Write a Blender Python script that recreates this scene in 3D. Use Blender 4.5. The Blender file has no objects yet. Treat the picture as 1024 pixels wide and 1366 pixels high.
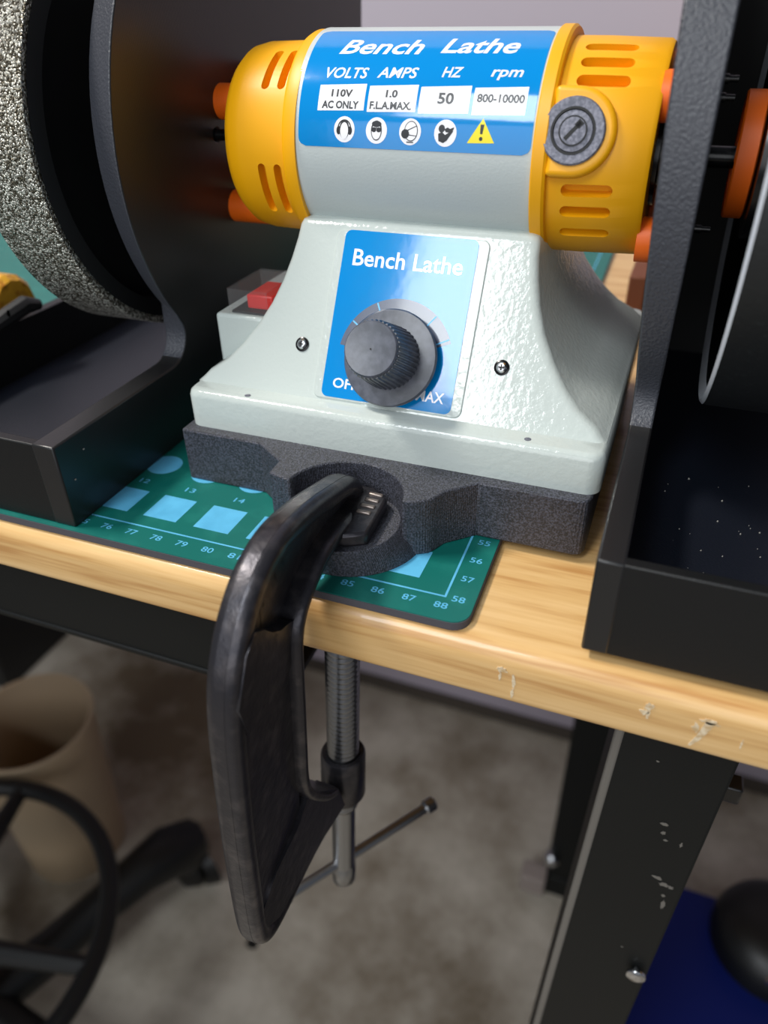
import bpy, bmesh, math, random
from mathutils import Vector, Matrix

random.seed(7)
sc = bpy.context.scene
S = 0.01                 # the scene is laid out in centimetres, origin on the cutting mat
FLOOR = -86.0            # floor below the mat
def W(p):                # cm -> world metres
    return Vector((p[0]*S, p[1]*S, (p[2]-FLOOR)*S))

# ------------------------------------------------------------------ camera
RX = Vector((0.93381776, 0.35739978, -0.01580477))
RD = Vector((0.18888672, -0.5300805, -0.82664168))
RF = Vector((-0.30381935, 0.76894737, -0.56250666))
cam_d = bpy.data.cameras.new('camera')
cam = bpy.data.objects.new('camera', cam_d)
sc.collection.objects.link(cam)
cl = W((4.72416, -16.82828, 14.93875))
cam.matrix_world = Matrix(((RX.x, -RD.x, -RF.x, cl.x), (RX.y, -RD.y, -RF.y, cl.y),
                           (RX.z, -RD.z, -RF.z, cl.z), (0, 0, 0, 1)))
cam_d.sensor_fit = 'VERTICAL'
cam_d.sensor_height = 36.0
cam_d.lens = 36.0*1011.73/1366.0
cam_d.clip_start = 0.005
cam_d.dof.use_dof = True
cam_d.dof.focus_distance = 0.245
cam_d.dof.aperture_fstop = 8.0
sc.camera = cam

# ------------------------------------------------------------------ light
world = bpy.data.worlds.new('world')
sc.world = world
world.use_nodes = True
bg = world.node_tree.nodes['Background']
bg.inputs[0].default_value = (0.80, 0.87, 1.0, 1)
bg.inputs[1].default_value = 0.15

def area(name, loc, target, sx, sy, power, color):
    d = bpy.data.lights.new(name, 'AREA')
    d.shape = 'RECTANGLE'; d.size = sx*S; d.size_y = sy*S
    d.energy = power; d.color = color
    o = bpy.data.objects.new(name, d)
    sc.collection.objects.link(o)
    o.location = W(loc)
    o.rotation_euler = (W(target)-W(loc)).to_track_quat('-Z', 'Y').to_euler()
    return o
# tall bright window behind the camera, added broad front fill, ceiling tube up on the left
area('window_light', (-47, -150, 164), (-2, 6, 6), 54, 100, 25, (0.92, 0.97, 1.0))
area('front_fill_light', (15, -200, 52), (-2, 6, 4), 240, 120, 17, (0.95, 0.97, 1.0))  # unseen broad lamp added to fill the front and undersides
area('ceiling_tube_light', (-92, -15, 140), (-3, 6, 3), 46, 20, 24, (1.0, 0.95, 0.88))

sc.view_settings.view_transform = 'Standard'
sc.view_settings.look = 'None'
sc.view_settings.gamma = 1.0
sc.view_settings.use_curve_mapping = False
sc.view_settings.exposure = 0.0

# ------------------------------------------------------------------ materials
def lin(r, g, b):
    f = lambda c: (c/255/12.92) if c/255 <= 0.04045 else ((c/255+0.055)/1.055)**2.4
    return (f(r), f(g), f(b), 1)

def mat(name, rgb, rough=0.5, metal=0.0, bump=None, var=None, coat=0.0, trans=0.0, spec=None):
    """bump: list of (kind, scale per cm, strength, distance cm, stretch); var: (scale per cm, rgb2, lo, hi, stretch)"""
    m = bpy.data.materials.new(name)
    m.use_nodes = True
    nt = m.node_tree
    b = nt.nodes['Principled BSDF']
    b.inputs['Base Color'].default_value = lin(*rgb)
    b.inputs['Roughness'].default_value = rough
    b.inputs['Metallic'].default_value = metal
    b.inputs['Coat Weight'].default_value = coat
    b.inputs['Coat Roughness'].default_value = 0.06
    b.inputs['Transmission Weight'].default_value = trans
    if spec is not None: b.inputs['Specular IOR Level'].default_value = spec
    tc = nt.nodes.new('ShaderNodeTexCoord')
    def mapped(scale, stretch):
        mp = nt.nodes.new('ShaderNodeMapping')
        k = scale*100
        mp.inputs['Scale'].default_value = (k*stretch[0], k*stretch[1], k*stretch[2])
        nt.links.new(tc.outputs['Object'], mp.inputs['Vector'])
        return mp.outputs[0]
    if var:
        sc_, rgb2, lo, hi, st = var
        n = nt.nodes.new('ShaderNodeTexNoise')
        n.inputs['Scale'].default_value = 1.0
        n.inputs['Detail'].default_value = 5
        nt.links.new(mapped(sc_, st), n.inputs['Vector'])
        r = nt.nodes.new('ShaderNodeMapRange')
        r.inputs['From Min'].default_value = lo; r.inputs['From Max'].default_value = hi
        nt.links.new(n.outputs['Fac'], r.inputs['Value'])
        mx = nt.nodes.new('ShaderNodeMix'); mx.data_type = 'RGBA'
        mx.inputs['A'].default_value = lin(*rgb); mx.inputs['B'].default_value = lin(*rgb2)
        nt.links.new(r.outputs[0], mx.inputs['Factor'])
        nt.links.new(mx.outputs['Result'], b.inputs['Base Color'])
    prev = None
    for kind, s_, strength, dist, st in (bump or []):
        if kind == 'noise':
            n = nt.nodes.new('ShaderNodeTexNoise'); n.inputs['Scale'].default_value = 1.0
            n.inputs['Detail'].default_value = 2; out = n.outputs['Fac']
        elif kind == 'voronoi':
            n = nt.nodes.new('ShaderNodeTexVoronoi'); n.inputs['Scale'].default_value = 1.0
            out = n.outputs['Distance']
        else:
            n = nt.nodes.new('ShaderNodeTexWave'); n.inputs['Scale'].default_value = 1.0
            n.bands_direction = kind[-1].upper(); n.inputs['Distortion'].default_value = 0.3
            out = n.outputs['Fac']
        nt.links.new(mapped(s_, st), n.inputs['Vector'])
        bp_ = nt.nodes.new('ShaderNodeBump')
        bp_.inputs['Strength'].default_value = strength
        bp_.inputs['Distance'].default_value = dist*S
        nt.links.new(out, bp_.inputs['Height'])
        if prev: nt.links.new(prev, bp_.inputs['Normal'])
        prev = bp_.outputs[0]
    if prev: nt.links.new(prev, b.inputs['Normal'])
    return m

I3 = (1, 1, 1)
M = {}
M['enamel'] = mat('pale_enamel', (194, 203, 199), 0.13, 0, [('noise', 4.6, 0.42, 0.032, I3), ('noise', 10, 0.2, 0.015, I3)])
M['enamel_motor'] = mat('pale_orange_peel_enamel', (194, 202, 201), 0.32, 0, [('noise', 12, 0.35, 0.02, I3)])
M['yellow'] = mat('yellow_plastic', (243, 172, 4), 0.42, 0, [('noise', 20, 0.06, 0.01, I3)])
M['orange'] = mat('orange_plastic', (255, 112, 18), 0.45)
M['blue'] = mat('blue_sticker', (0, 134, 208), 0.1, 0, [('noise', 1.6, 0.12, 0.03, I3)], coat=0.15)
M['white'] = mat('white_print', (242, 242, 246), 0.2, coat=0.3)
M['ink'] = mat('black_ink', (26, 28, 34), 0.3)
M['sign_yellow'] = mat('yellow_print', (246, 226, 20), 0.25)
M['dial_grey'] = mat('grey_print', (84, 92, 112), 0.2, coat=0.5)
M['tick_blue'] = mat('light_blue_print', (96, 186, 240), 0.3)
M['black_tray'] = mat('black_tray_plastic', (20, 21, 22), 0.42, 0, [('noise', 10, 0.4, 0.015, I3), ('wave_z', 8, 0.2, 0.01, I3)], spec=0.3)
M['black_print'] = mat('black_tray_floor', (12, 17, 28), 0.46, 0,
                       [('noise', 14, 0.5, 0.02, I3), ('wave_z', 8, 0.25, 0.012, I3)])
M['black_fuzzy_lit'] = mat('black_fuzzy_print_lit', (64, 66, 73), 0.42, 0, [('noise', 11, 0.9, 0.04, I3)])  # fuzzy guard rim: same black plastic, sheen of the lit edge put into the colour
M['black_guard'] = mat('black_printed_guard', (29, 29, 30), 0.36, 0,
                       [('wave_y', 5.5, 0.15, 0.008, (1, 1, 0.55)), ('noise', 9, 0.2, 0.01, I3)])
M['bracket'] = mat('charcoal_printed_plastic', (42, 43, 48), 0.5, 0,
                   [('noise', 16, 0.85, 0.03, I3), ('wave_y', 7, 0.6, 0.018, (0.25, 1, 0.2))],
                   var=(18, (78, 80, 92), 0.42, 0.62, I3))
M['knob'] = mat('black_knob_plastic', (68, 72, 82), 0.32, 0, [('noise', 8, 0.1, 0.02, I3)], var=(3, (88, 92, 104), 0.4, 0.65, I3))
M['dark_metal'] = mat('dark_forged_steel', (62, 61, 66), 0.33, 0.7,
                      [('noise', 2.4, 0.3, 0.06, I3), ('noise', 14, 0.25, 0.02, I3)], var=(1.6, (92, 88, 90), 0.5, 0.75, I3))
M['worn_metal'] = mat('worn_bare_steel', (138, 128, 122), 0.36, 0.7, [('noise', 8, 0.3, 0.02, I3)])
M['zinc'] = mat('zinc_steel', (150, 152, 156), 0.3, 1.0, [('noise', 12, 0.2, 0.01, I3)])
M['fuse'] = mat('scratched_grey_plastic', (92, 94, 106), 0.45, 0.2, [('noise', 14, 0.35, 0.02, I3)], var=(10, (128, 128, 140), 0.4, 0.65, I3))
M['chrome'] = mat('bright_steel', (200, 202, 206), 0.16, 1.0)
M['black'] = mat('matt_black', (14, 15, 16), 0.6)
M['deep_black'] = mat('deep_black_plastic', (7, 8, 9), 0.45)
M['black_gloss'] = mat('gloss_black', (12, 13, 15), 0.25)
M['rubber'] = mat('black_drum_rubber', (24, 26, 27), 0.5, 0, [('noise', 9, 0.4, 0.02, I3)], var=(7, (40, 44, 44), 0.6, 0.75, I3))
M['drum_edge'] = mat('worn_drum_edge', (196, 200, 208), 0.35, 0.1, [('noise', 12, 0.4, 0.02, I3)])
M['mat_green'] = mat('green_mat', (8, 104, 96), 0.42, 0, [('noise', 10, 0.06, 0.01, I3)], var=(0.9, (26, 118, 108), 0.5, 0.75, I3))
M['mat_core'] = mat('mat_core', (78, 76, 82), 0.8, 0, [('noise', 14, 0.4, 0.02, I3)])
M['mat_print'] = mat('mat_print_blue', (96, 186, 228), 0.45, var=(1.2, (84, 170, 212), 0.4, 0.7, I3))
M['steel_black'] = mat('black_powder_coat', (15, 17, 17), 0.55, 0, [('noise', 9, 0.3, 0.02, I3)], spec=0.25)
M['steel_edge'] = mat('worn_grey_edge', (116, 112, 106), 0.5, 0.2)
M['worn_foot'] = mat('pinkish_foot_pad', (150, 138, 132), 0.6)
M['red'] = mat('red_plastic', (226, 40, 34), 0.3)
M['wall'] = mat('wall_paint', (178, 168, 180), 0.9, 0, [('noise', 0.5, 0.1, 0.1, I3)])
M['baseboard'] = mat('baseboard_paint', (74, 66, 58), 0.8)
M['bin'] = mat('beige_plastic', (182, 160, 132), 0.55)
M['navy'] = mat('blue_plastic', (8, 24, 92), 0.5, spec=0.25)
M['cardboard'] = mat('brown_wood_block', (112, 62, 38), 0.7)
M['brass'] = mat('ochre_plastic', (222, 164, 44), 0.4, 0.2, [('noise', 3, 0.8, 0.08, I3)], var=(2.2, (176, 110, 26), 0.5, 0.68, I3))
M['wear'] = mat('pale_scuff', (226, 208, 176), 0.6, var=(6, (196, 164, 118), 0.4, 0.65, I3))
M['dust'] = mat('dust_speck', (150, 148, 142), 0.8)

def glass_mat():
    m = bpy.data.materials.new('clear_cover'); m.use_nodes = True
    nt = m.node_tree; nt.nodes.clear()
    out = nt.nodes.new('ShaderNodeOutputMaterial')
    tr = nt.nodes.new('ShaderNodeBsdfTransparent'); tr.inputs[0].default_value = (0.97, 0.97, 0.97, 1)
    pb = nt.nodes.new('ShaderNodeBsdfPrincipled'); pb.inputs['Base Color'].default_value = lin(214, 212, 212); pb.inputs['Roughness'].default_value = 0.08
    mx = nt.nodes.new('ShaderNodeMixShader'); mx.inputs[0].default_value = 0.05
    nt.links.new(tr.outputs[0], mx.inputs[1]); nt.links.new(pb.outputs[0], mx.inputs[2]); nt.links.new(mx.outputs[0], out.inputs[0])
    return m
M['clear'] = glass_mat()

def wood_mat():
    m = bpy.data.materials.new('pale_oak'); m.use_nodes = True
    nt = m.node_tree; b = nt.nodes['Principled BSDF']
    tc = nt.nodes.new('ShaderNodeTexCoord')
    def noise(sx, sy, sz, det):
        mp = nt.nodes.new('ShaderNodeMapping'); mp.inputs['Scale'].default_value = (sx*100, sy*100, sz*100)
        nt.links.new(tc.outputs['Object'], mp.inputs[0])
        n = nt.nodes.new('ShaderNodeTexNoise'); n.inputs['Scale'].default_value = 1; n.inputs['Detail'].default_value = det
        nt.links.new(mp.outputs[0], n.inputs[0]); return n.outputs['Fac']
    a = noise(0.07, 1.1, 1.6, 4); c = noise(0.35, 5, 7, 3)
    ad = nt.nodes.new('ShaderNodeMath'); ad.operation = 'MULTIPLY_ADD'
    nt.links.new(c, ad.inputs[0]); ad.inputs[1].default_value = 0.45; nt.links.new(a, ad.inputs[2])
    r = nt.nodes.new('ShaderNodeValToRGB')
    e = r.color_ramp.elements
    e[0].position = 0.52; e[0].color = lin(230, 191, 134)
    e[1].position = 0.92; e[1].color = lin(192, 142, 84)
    x = r.color_ramp.elements.new(0.74); x.color = lin(218, 176, 116)
    nt.links.new(ad.outputs[0], r.inputs[0])
    nt.links.new(r.outputs[0], b.inputs['Base Color'])
    b.inputs['Roughness'].default_value = 0.32
    b.inputs['Coat Weight'].default_value = 0.25
    bm_ = nt.nodes.new('ShaderNodeBump'); bm_.inputs['Strength'].default_value = 0.12; bm_.inputs['Distance'].default_value = 0.0003
    nt.links.new(c, bm_.inputs['Height']); nt.links.new(bm_.outputs[0], b.inputs['Normal'])
    return m
M['wood'] = wood_mat()

def grit_mat():
    m = bpy.data.materials.new('diamond_grit'); m.use_nodes = True
    nt = m.node_tree; b = nt.nodes['Principled BSDF']
    tc = nt.nodes.new('ShaderNodeTexCoord')
    v = nt.nodes.new('ShaderNodeTexVoronoi'); v.inputs['Scale'].default_value = 1500
    nt.links.new(tc.outputs['Object'], v.inputs['Vector'])
    n = nt.nodes.new('ShaderNodeTexNoise'); n.inputs['Scale'].default_value = 800; n.inputs['Detail'].default_value = 4
    nt.links.new(tc.outputs['Object'], n.inputs['Vector'])
    r = nt.nodes.new('ShaderNodeValToRGB'); e = r.color_ramp.elements
    e[0].color = lin(88, 82, 68); e[0].position = 0.35
    e[1].color = lin(226, 224, 212); e[1].position = 0.8
    sp = nt.nodes.new('ShaderNodeSeparateColor'); nt.links.new(v.outputs['Color'], sp.inputs[0])
    nt.links.new(sp.outputs[0], r.inputs[0]); nt.links.new(r.outputs[0], b.inputs['Base Color'])
    b.inputs['Metallic'].default_value = 0.65
    b.inputs['Roughness'].default_value = 0.34
    b1 = nt.nodes.new('ShaderNodeBump'); b1.inputs['Strength'].default_value = 0.9; b1.inputs['Distance'].default_value = 0.0007
    b1.invert = True
    nt.links.new(v.outputs['Distance'], b1.inputs['Height'])
    b2 = nt.nodes.new('ShaderNodeBump'); b2.inputs['Strength'].default_value = 0.5; b2.inputs['Distance'].default_value = 0.0004
    nt.links.new(n.outputs['Fac'], b2.inputs['Height']); nt.links.new(b1.outputs[0], b2.inputs['Normal'])
    nt.links.new(b2.outputs[0], b.inputs['Normal'])
    return m
M['grit'] = grit_mat()

def concrete_mat():
    m = bpy.data.materials.new('concrete_floor'); m.use_nodes = True
    nt = m.node_tree; b = nt.nodes['Principled BSDF']
    tc = nt.nodes.new('ShaderNodeTexCoord')
    n = nt.nodes.new('ShaderNodeTexNoise'); n.inputs['Scale'].default_value = 4; n.inputs['Detail'].default_value = 8
    n.inputs['Roughness'].default_value = 0.65
    nt.links.new(tc.outputs['Object'], n.inputs['Vector'])
    r = nt.nodes.new('ShaderNodeValToRGB'); e = r.color_ramp.elements
    e[0].position = 0.36; e[0].color = lin(112, 98, 78)
    e[1].position = 0.62; e[1].color = lin(196, 188, 174)
    nt.links.new(n.outputs['Fac'], r.inputs[0]); nt.links.new(r.outputs[0], b.inputs['Base Color'])
    b.inputs['Roughness'].default_value = 0.75
    return m
M['concrete'] = concrete_mat()

# ------------------------------------------------------------------ mesh helpers
BASE = {}
def link(o): sc.collection.objects.link(o)

def tag(o, label=None, cat=None, group=None, kind=None):
    for k, v in (('label', label), ('category', cat), ('group', group), ('kind', kind)):
        if v: o[k] = v
    return o

def thing(name, label, cat, base, group=None):
    o = bpy.data.objects.new(name, None); link(o)
    o.empty_display_size = 0.02
    o.location = W(base); BASE[o.name] = Vector(base)
    return tag(o, label, cat, group)

class MB:
    def __init__(s): s.v = []; s.f = []
    def add(s, vs, fs):
        k = len(s.v); s.v += [Vector(v) for v in vs]; s.f += [tuple(i+k for i in f) for f in fs]
    def box(s, x0, x1, y0, y1, z0, z1):
        s.add([(x, y, z) for x in (x0, x1) for y in (y0, y1) for z in (z0, z1)],
              [(0, 1, 3, 2), (4, 6, 7, 5), (0, 4, 5, 1), (2, 3, 7, 6), (0, 2, 6, 4), (1, 5, 7, 3)])
    def loft(s, loops, close0=True, close1=True):
        n = len(loops[0]); vs = [p for L in loops for p in L]; fs = []
        for i in range(len(loops)-1):
            for j in range(n):
                a = i*n+j; b = i*n+(j+1) % n
                fs.append((a, b, b+n, a+n))
        if close0: fs.append(tuple(range(n-1, -1, -1)))
        if close1: fs.append(tuple((len(loops)-1)*n+j for j in range(n)))
        s.add(vs, fs)
    def prism(s, poly, axis, a, b):
        def P(u, v, w):
            return {'z': (u, v, w), 'x': (w, u, v), 'y': (u, w, v)}[axis]
        s.loft([[P(u, v, a) for u, v in poly], [P(u, v, b) for u, v in poly]])
    def rev(s, prof, c, axis='x', n=64, close=True):
        """prof: list of (along, radius)"""
        loops = []
        for t, r in prof:
            L = []
            for k in range(n):
                th = 2*math.pi*k/n; u, v = r*math.cos(th), r*math.sin(th)
                L.append({'x': (t, c[0]+u, c[1]+v), 'z': (c[0]+u, c[1]+v, t)}[axis])
            loops.append(L)
        s.loft(loops, close, close)
    def tube(s, path, rad, n=12, closed=False):
        path = [Vector(p) for p in path]; m = len(path); loops = []
        up = None
        for i, p in enumerate(path):
            if closed: t = (path[(i+1) % m]-path[i-1]).normalized()
            else: t = (path[min(i+1, m-1)]-path[max(i-1, 0)]).normalized()
            if up is None:
                up = Vector((0, 0, 1)) if abs(t.z) < 0.9 else Vector((1, 0, 0))
            a = up-t*up.dot(t); a.normalize(); up = a
            b = t.cross(a)
            r = rad[i] if isinstance(rad, (list, tuple)) else rad
            loops.append([p+a*(r*math.cos(2*math.pi*k/n))+b*(r*math.sin(2*math.pi*k/n)) for k in range(n)])
        if closed: loops.append(loops[0]); s.loft(loops, False, False)
        else: s.loft(loops)
    def xform(s, fn): s.v = [Vector(fn(v)) for v in s.v]; return s
    def build(s, name, m, parent=None, base=None, bevel=0.0, seg=2, smooth=35, kind=None, fix=True):
        if parent is not None: base = BASE[parent.name]
        elif base is None: base = Vector((0, 0, 0))
        base = Vector(base)
        me = bpy.data.meshes.new(name)
        me.from_pydata([(v-base)*S for v in s.v], [], s.f)
        if fix:
            bm = bmesh.new(); bm.from_mesh(me)
            bmesh.ops.remove_doubles(bm, verts=bm.verts, dist=1e-6)
            bmesh.ops.recalc_face_normals(bm, faces=bm.faces)
            bm.to_mesh(me); bm.free()
        me.materials.append(M[m])
        if smooth:
            me.polygons.foreach_set('use_smooth', [True]*len(me.polygons))
            me.set_sharp_from_angle(angle=math.radians(smooth))
        o = bpy.data.objects.new(name, me); link(o)
        if parent is not None: o.parent = parent
        else: o.location = W(base)
        BASE[o.name] = base
        if bevel:
            b = o.modifiers.new('bevel', 'BEVEL'); b.width = bevel*S; b.segments = seg
            b.limit_method = 'ANGLE'; b.angle_limit = math.radians(40); b.harden_normals = False
        if kind: o['kind'] = kind
        return o

def bake(o):
    dg = bpy.context.evaluated_depsgraph_get()
    me = bpy.data.meshes.new_from_object(o.evaluated_get(dg))
    old = o.data; o.modifiers.clear(); o.data = me
    bpy.data.meshes.remove(old)
    me.polygons.foreach_set('use_smooth', [True]*len(me.polygons))
    me.set_sharp_from_angle(angle=math.radians(35))

def cut(o, mb):
    base = BASE[o.name]
    me = bpy.data.meshes.new('cutter')
    me.from_pydata([(v-base)*S for v in mb.v], [], mb.f)
    bm = bmesh.new(); bm.from_mesh(me); bmesh.ops.recalc_face_normals(bm, faces=bm.faces); bm.to_mesh(me); bm.free()
    c = bpy.data.objects.new('cutter', me); link(c)
    c.parent = o.parent
    if o.parent is None: c.location = o.location
    b = o.modifiers.new('cut', 'BOOLEAN'); b.object = c; b.operation = 'DIFFERENCE'; b.solver = 'EXACT'
    bpy.context.view_layer.update()
    bake(o)
    bpy.data.objects.remove(c); bpy.data.meshes.remove(me)

def rrect(x0, x1, y0, y1, r, n=5):
    out = []
    for cx, cy, a in ((x1-r, y1-r, 0), (x0+r, y1-r, 90), (x0+r, y0+r, 180), (x1-r, y0+r, 270)):
        for k in range(n+1):
            t = math.radians(a+90*k/n); out.append((cx+r*math.cos(t), cy+r*math.sin(t)))
    return out

# text: Blender's own font turned into a flat mesh, then mapped onto the surface that carries it
def text_mesh(s, bold=0.0, shear=0.0):
    cu = bpy.data.curves.new('t', 'FONT'); cu.body = s; cu.size = 1.0; cu.offset = bold; cu.shear = shear
    cu.resolution_u = 3
    o = bpy.data.objects.new('t', cu); link(o)
    dg = bpy.context.evaluated_depsgraph_get(); me = o.evaluated_get(dg).to_mesh()
    bm = bmesh.new(); bm.from_mesh(me)
    o.evaluated_get(dg).to_mesh_clear()
    bpy.data.objects.remove(o); bpy.data.curves.remove(cu)
    return bm

def text_part(name, s, mapper, x0, x1, y0, h, m, parent, bold=0.02, shear=0.0, cuts=3, ref=0.729):
    """fit the word from x0 to x1 (x1 None: natural width) with capitals h tall on the baseline y0"""
    bm = text_mesh(s, bold, shear)
    k = h/ref
    xs = [v.co.x for v in bm.verts]; a, b = min(xs), max(xs)
    kx = (x1-x0)/(b-a) if x1 is not None else k
    for i in range(1, cuts+1):
        geom = bm.verts[:]+bm.edges[:]+bm.faces[:]
        bmesh.ops.bisect_plane(bm, geom=geom, plane_co=(0, ref*i/(cuts+1), 0), plane_no=(0, 1, 0))
    base = BASE[parent.name]
    for v in bm.verts:
        v.co = (Vector(mapper(x0+(v.co.x-a)*kx, y0+v.co.y*k))-base)*S
    me = bpy.data.meshes.new(name); bm.to_mesh(me); bm.free()
    me.materials.append(M[m])
    o = bpy.data.objects.new(name, me); link(o); o.parent = parent; BASE[o.name] = base
    return o

def flat_part(name, poly, mapper, m, parent, sub=0):
    """a printed patch: polygon in the surface's own coordinates, cut into strips so that it follows a curve"""
    bm = bmesh.new()
    vs = [bm.verts.new((u, v, 0)) for u, v in poly]
    bm.faces.new(vs)
    if sub:
        ys = [p[1] for p in poly]; lo, hi = min(ys), max(ys)
        for i in range(1, sub):
            geom = bm.verts[:]+bm.edges[:]+bm.faces[:]
            bmesh.ops.bisect_plane(bm, geom=geom, plane_co=(0, lo+(hi-lo)*i/sub, 0), plane_no=(0, 1, 0))
    bmesh.ops.triangulate(bm, faces=bm.faces[:])
    base = BASE[parent.name]
    for v in bm.verts: v.co = (Vector(mapper(v.co.x, v.co.y))-base)*S
    bmesh.ops.recalc_face_normals(bm, faces=bm.faces)
    me = bpy.data.meshes.new(name); bm.to_mesh(me); bm.free(); me.materials.append(M[m])
    o = bpy.data.objects.new(name, me); link(o); o.parent = parent; BASE[o.name] = base
    return o

def circle(cx, cy, rx, ry=None, n=28, a0=0, a1=360):
    ry = rx if ry is None else ry
    full = abs(a1-a0) >= 360
    return [(cx+rx*math.cos(math.radians(a0+(a1-a0)*k/(n if full else n-1))),
             cy+ry*math.sin(math.radians(a0+(a1-a0)*k/(n if full else n-1)))) for k in range(n)]

# ------------------------------------------------------------------ the room
mb = MB(); mb.box(-260, 220, -200, 71, FLOOR-8, FLOOR); tag(mb.build('floor', 'concrete', smooth=0), kind='structure')
mb = MB(); mb.box(-260, 220, 70, 78, FLOOR, 160); tag(mb.build('wall_back', 'wall', smooth=0), kind='structure')
mb = MB(); mb.box(-260, 220, 69.2, 70, FLOOR, FLOOR+2.4); tag(mb.build('baseboard_back', 'baseboard', smooth=0, bevel=0.15), kind='structure')

# ------------------------------------------------------------------ workbench
bench = thing('workbench', 'wooden workbench with pale oak top and black steel frame under the lathe', 'workbench', (0, 30, FLOOR))
def roundpoly(pts):   # (y, z, r) corners, rounded
    out = []
    n = len(pts)
    for i, (y, z, r) in enumerate(pts):
        if r == 0: out.append((y, z)); continue
        p = Vector((y, z)); a = Vector(pts[i-1][:2])-p; b = Vector(pts[(i+1) % n][:2])-p
        a.normalize(); b.normalize()
        for k in range(7):
            t = k/6; q = p+a*r*(1-t)**2+b*r*t**2
            out.append((q.x, q.y))
    return out
mb = MB(); mb.prism(roundpoly([(-1.35, -0.3, 0.75), (61, -0.3, 0), (61, -2.35, 0), (-1.35, -2.35, 0.3)]), 'x', -120, 62)
top = mb.build('bench_top', 'wood', bench, smooth=50)
def scuff(pts, y=-1.353):
    m_ = MB(); m_.loft([[(x, y+0.01, z) for x, z in pts], [(x, y-0.012, z) for x, z in pts]])
    return m_.build('scuff_mark', 'wear', top, smooth=0)
def ragged(cx, cz, rx, rz, n=18, tilt=0.0):
    out = []
    for k in range(n):
        a = 2*math.pi*k/n; r = random.uniform(0.55, 1.15)
        x, z = rx*r*math.cos(a), rz*r*math.sin(a)
        out.append((cx+x+z*tilt, cz+z))
    return out
scuff(ragged(2.12, -1.02, 0.19, 0.13)); scuff(ragged(2.10, -1.30, 0.05, 0.22)); scuff(ragged(2.5, -1.35, 0.06, 0.33, tilt=-.1)); scuff(ragged(2.5, -1.85, 0.06, 0.2))
scuff(ragged(6.16, -1.0, 0.14, 0.17)); scuff(ragged(6.08, -1.25, 0.13, 0.12)); scuff(ragged(6.2, -1.32, 0.05, 0.2))
scuff(ragged(7.72, -0.98, 0.26, 0.14)); scuff([(7.62, -1.0), (7.86, -1.0), (7.74, -1.4), (7.6, -1.75), (7.42, -2.06), (7.36, -2.02), (7.5, -1.6)])
scuff(ragged(7.42, -1.3, 0.1, 0.22)); scuff(ragged(8.6, -1.5, 0.03, 0.22))
# steel apron under the top, left of the clamp
mb = MB(); mb.box(-118, -6.4, 0.6, 1.0, -7.6, -2.35); mb.box(-118, -6.4, 0.6, 4.5, -7.6, -7.25)
mb.build('front_apron', 'steel_black', bench, bevel=0.08)
mb = MB(); mb.box(-118, 58, 56, 56.5, -7.6, -2.35); mb.build('rear_apron', 'steel_black', bench, bevel=0.08)
# front right leg: folded steel channel
def lean(v, k=0.027): return (v.x+k*(v.z+6), v.y, v.z)
mb = MB()
mb.prism([(5.72, 2.0), (9.6, 2.0), (9.6, 6.5), (9.2, 6.5), (9.2, 2.4), (6.1, 2.4), (6.1, 6.5), (5.72, 6.5)], 'z', FLOOR+2, -2.35)
mb.xform(lean); leg = mb.build('leg', 'steel_black', bench, bevel=0.12)
mb = MB(); mb.box(5.62, 5.95, 1.93, 2.25, FLOOR+2, -2.4); mb.xform(lean); mb.build('leg_edge', 'steel_edge', leg, bevel=0.1)
mb = MB(); mb.box(5.0, 10.2, 1.5, 7, FLOOR, FLOOR+2); mb.xform(lambda v: (v.x-2.1, v.y, v.z)); mb.build('leg_foot', 'steel_black', leg, bevel=0.2)
m_ = MB(); m_.rev([(0, .2), (.18, .2), (.2, .42), (.34, .42), (.46, .2)], (0, 0), 'z', 18)
m_.xform(lambda v: (8.72+v.x, 2.0-v.z, -20.4+v.y)); bolt = m_.build('leg_bolt', 'chrome', leg, bevel=0.03)
mb = MB(); mb.box(9.2, 10.75, 4.6, 5.4, -11.2, -10.3); mb.build('adjuster_tab', 'black_gloss', leg, bevel=0.1)
for x, z, rx, rz in ((8.35, -13.4, .22, .1), (8.65, -13.7, .2, .12), (8.9, -13.75, .12, .1), (8.75, -14.4, .08, .1), (8.85, -15.0, .1, .35), (8.0, -10.1, .16, .08), (8.05, -10.6, .08, .12), (8.2, -11.0, .1, .06), (8.75, -11.0, .06, .14), (7.2, -6.9, .06, .05), (7.9, -19.0, .06, .06)):
    pts = ragged(x, z, rx, rz); m_ = MB(); m_.loft([[(x_, 1.995, z_) for x_, z_ in pts], [(x_, 1.98, z_) for x_, z_ in pts]]); m_.build('scrape_mark', 'steel_edge', leg, smooth=0)
# rear right leg
mb = MB(); mb.box(3.2, 7.2, 43, 47, FLOOR+4, -2.35); leg2 = mb.build('leg', 'steel_black', bench, bevel=0.15)
mb = MB(); mb.box(0.2, 3.4, 40.6, 43.2, FLOOR+2.4, FLOOR+5.6); mb.build('foot_plate', 'worn_foot', leg2, bevel=0.2)
mb = MB(); mb.box(3.0, 7.4, 42.8, 47.2, FLOOR, FLOOR+4); mb.build('leg_foot', 'steel_black', leg2, bevel=0.2)
mb = MB(); mb.rev([(0, 1.0), (0.9, 1.0), (1.3, .6)], (0, 0), 'z', 16); mb.xform(lambda v: (3.6+v.x, 43-v.z, FLOOR+8.5+v.y)); mb.build('leg_bolt', 'chrome', leg2)
for lx, ly in ((-118, 3), (-118, 51)):
    mb = MB(); mb.box(lx, lx+4, ly, ly+4, FLOOR, -2.35); mb.build('leg', 'steel_black', bench, bevel=0.15)

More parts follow.
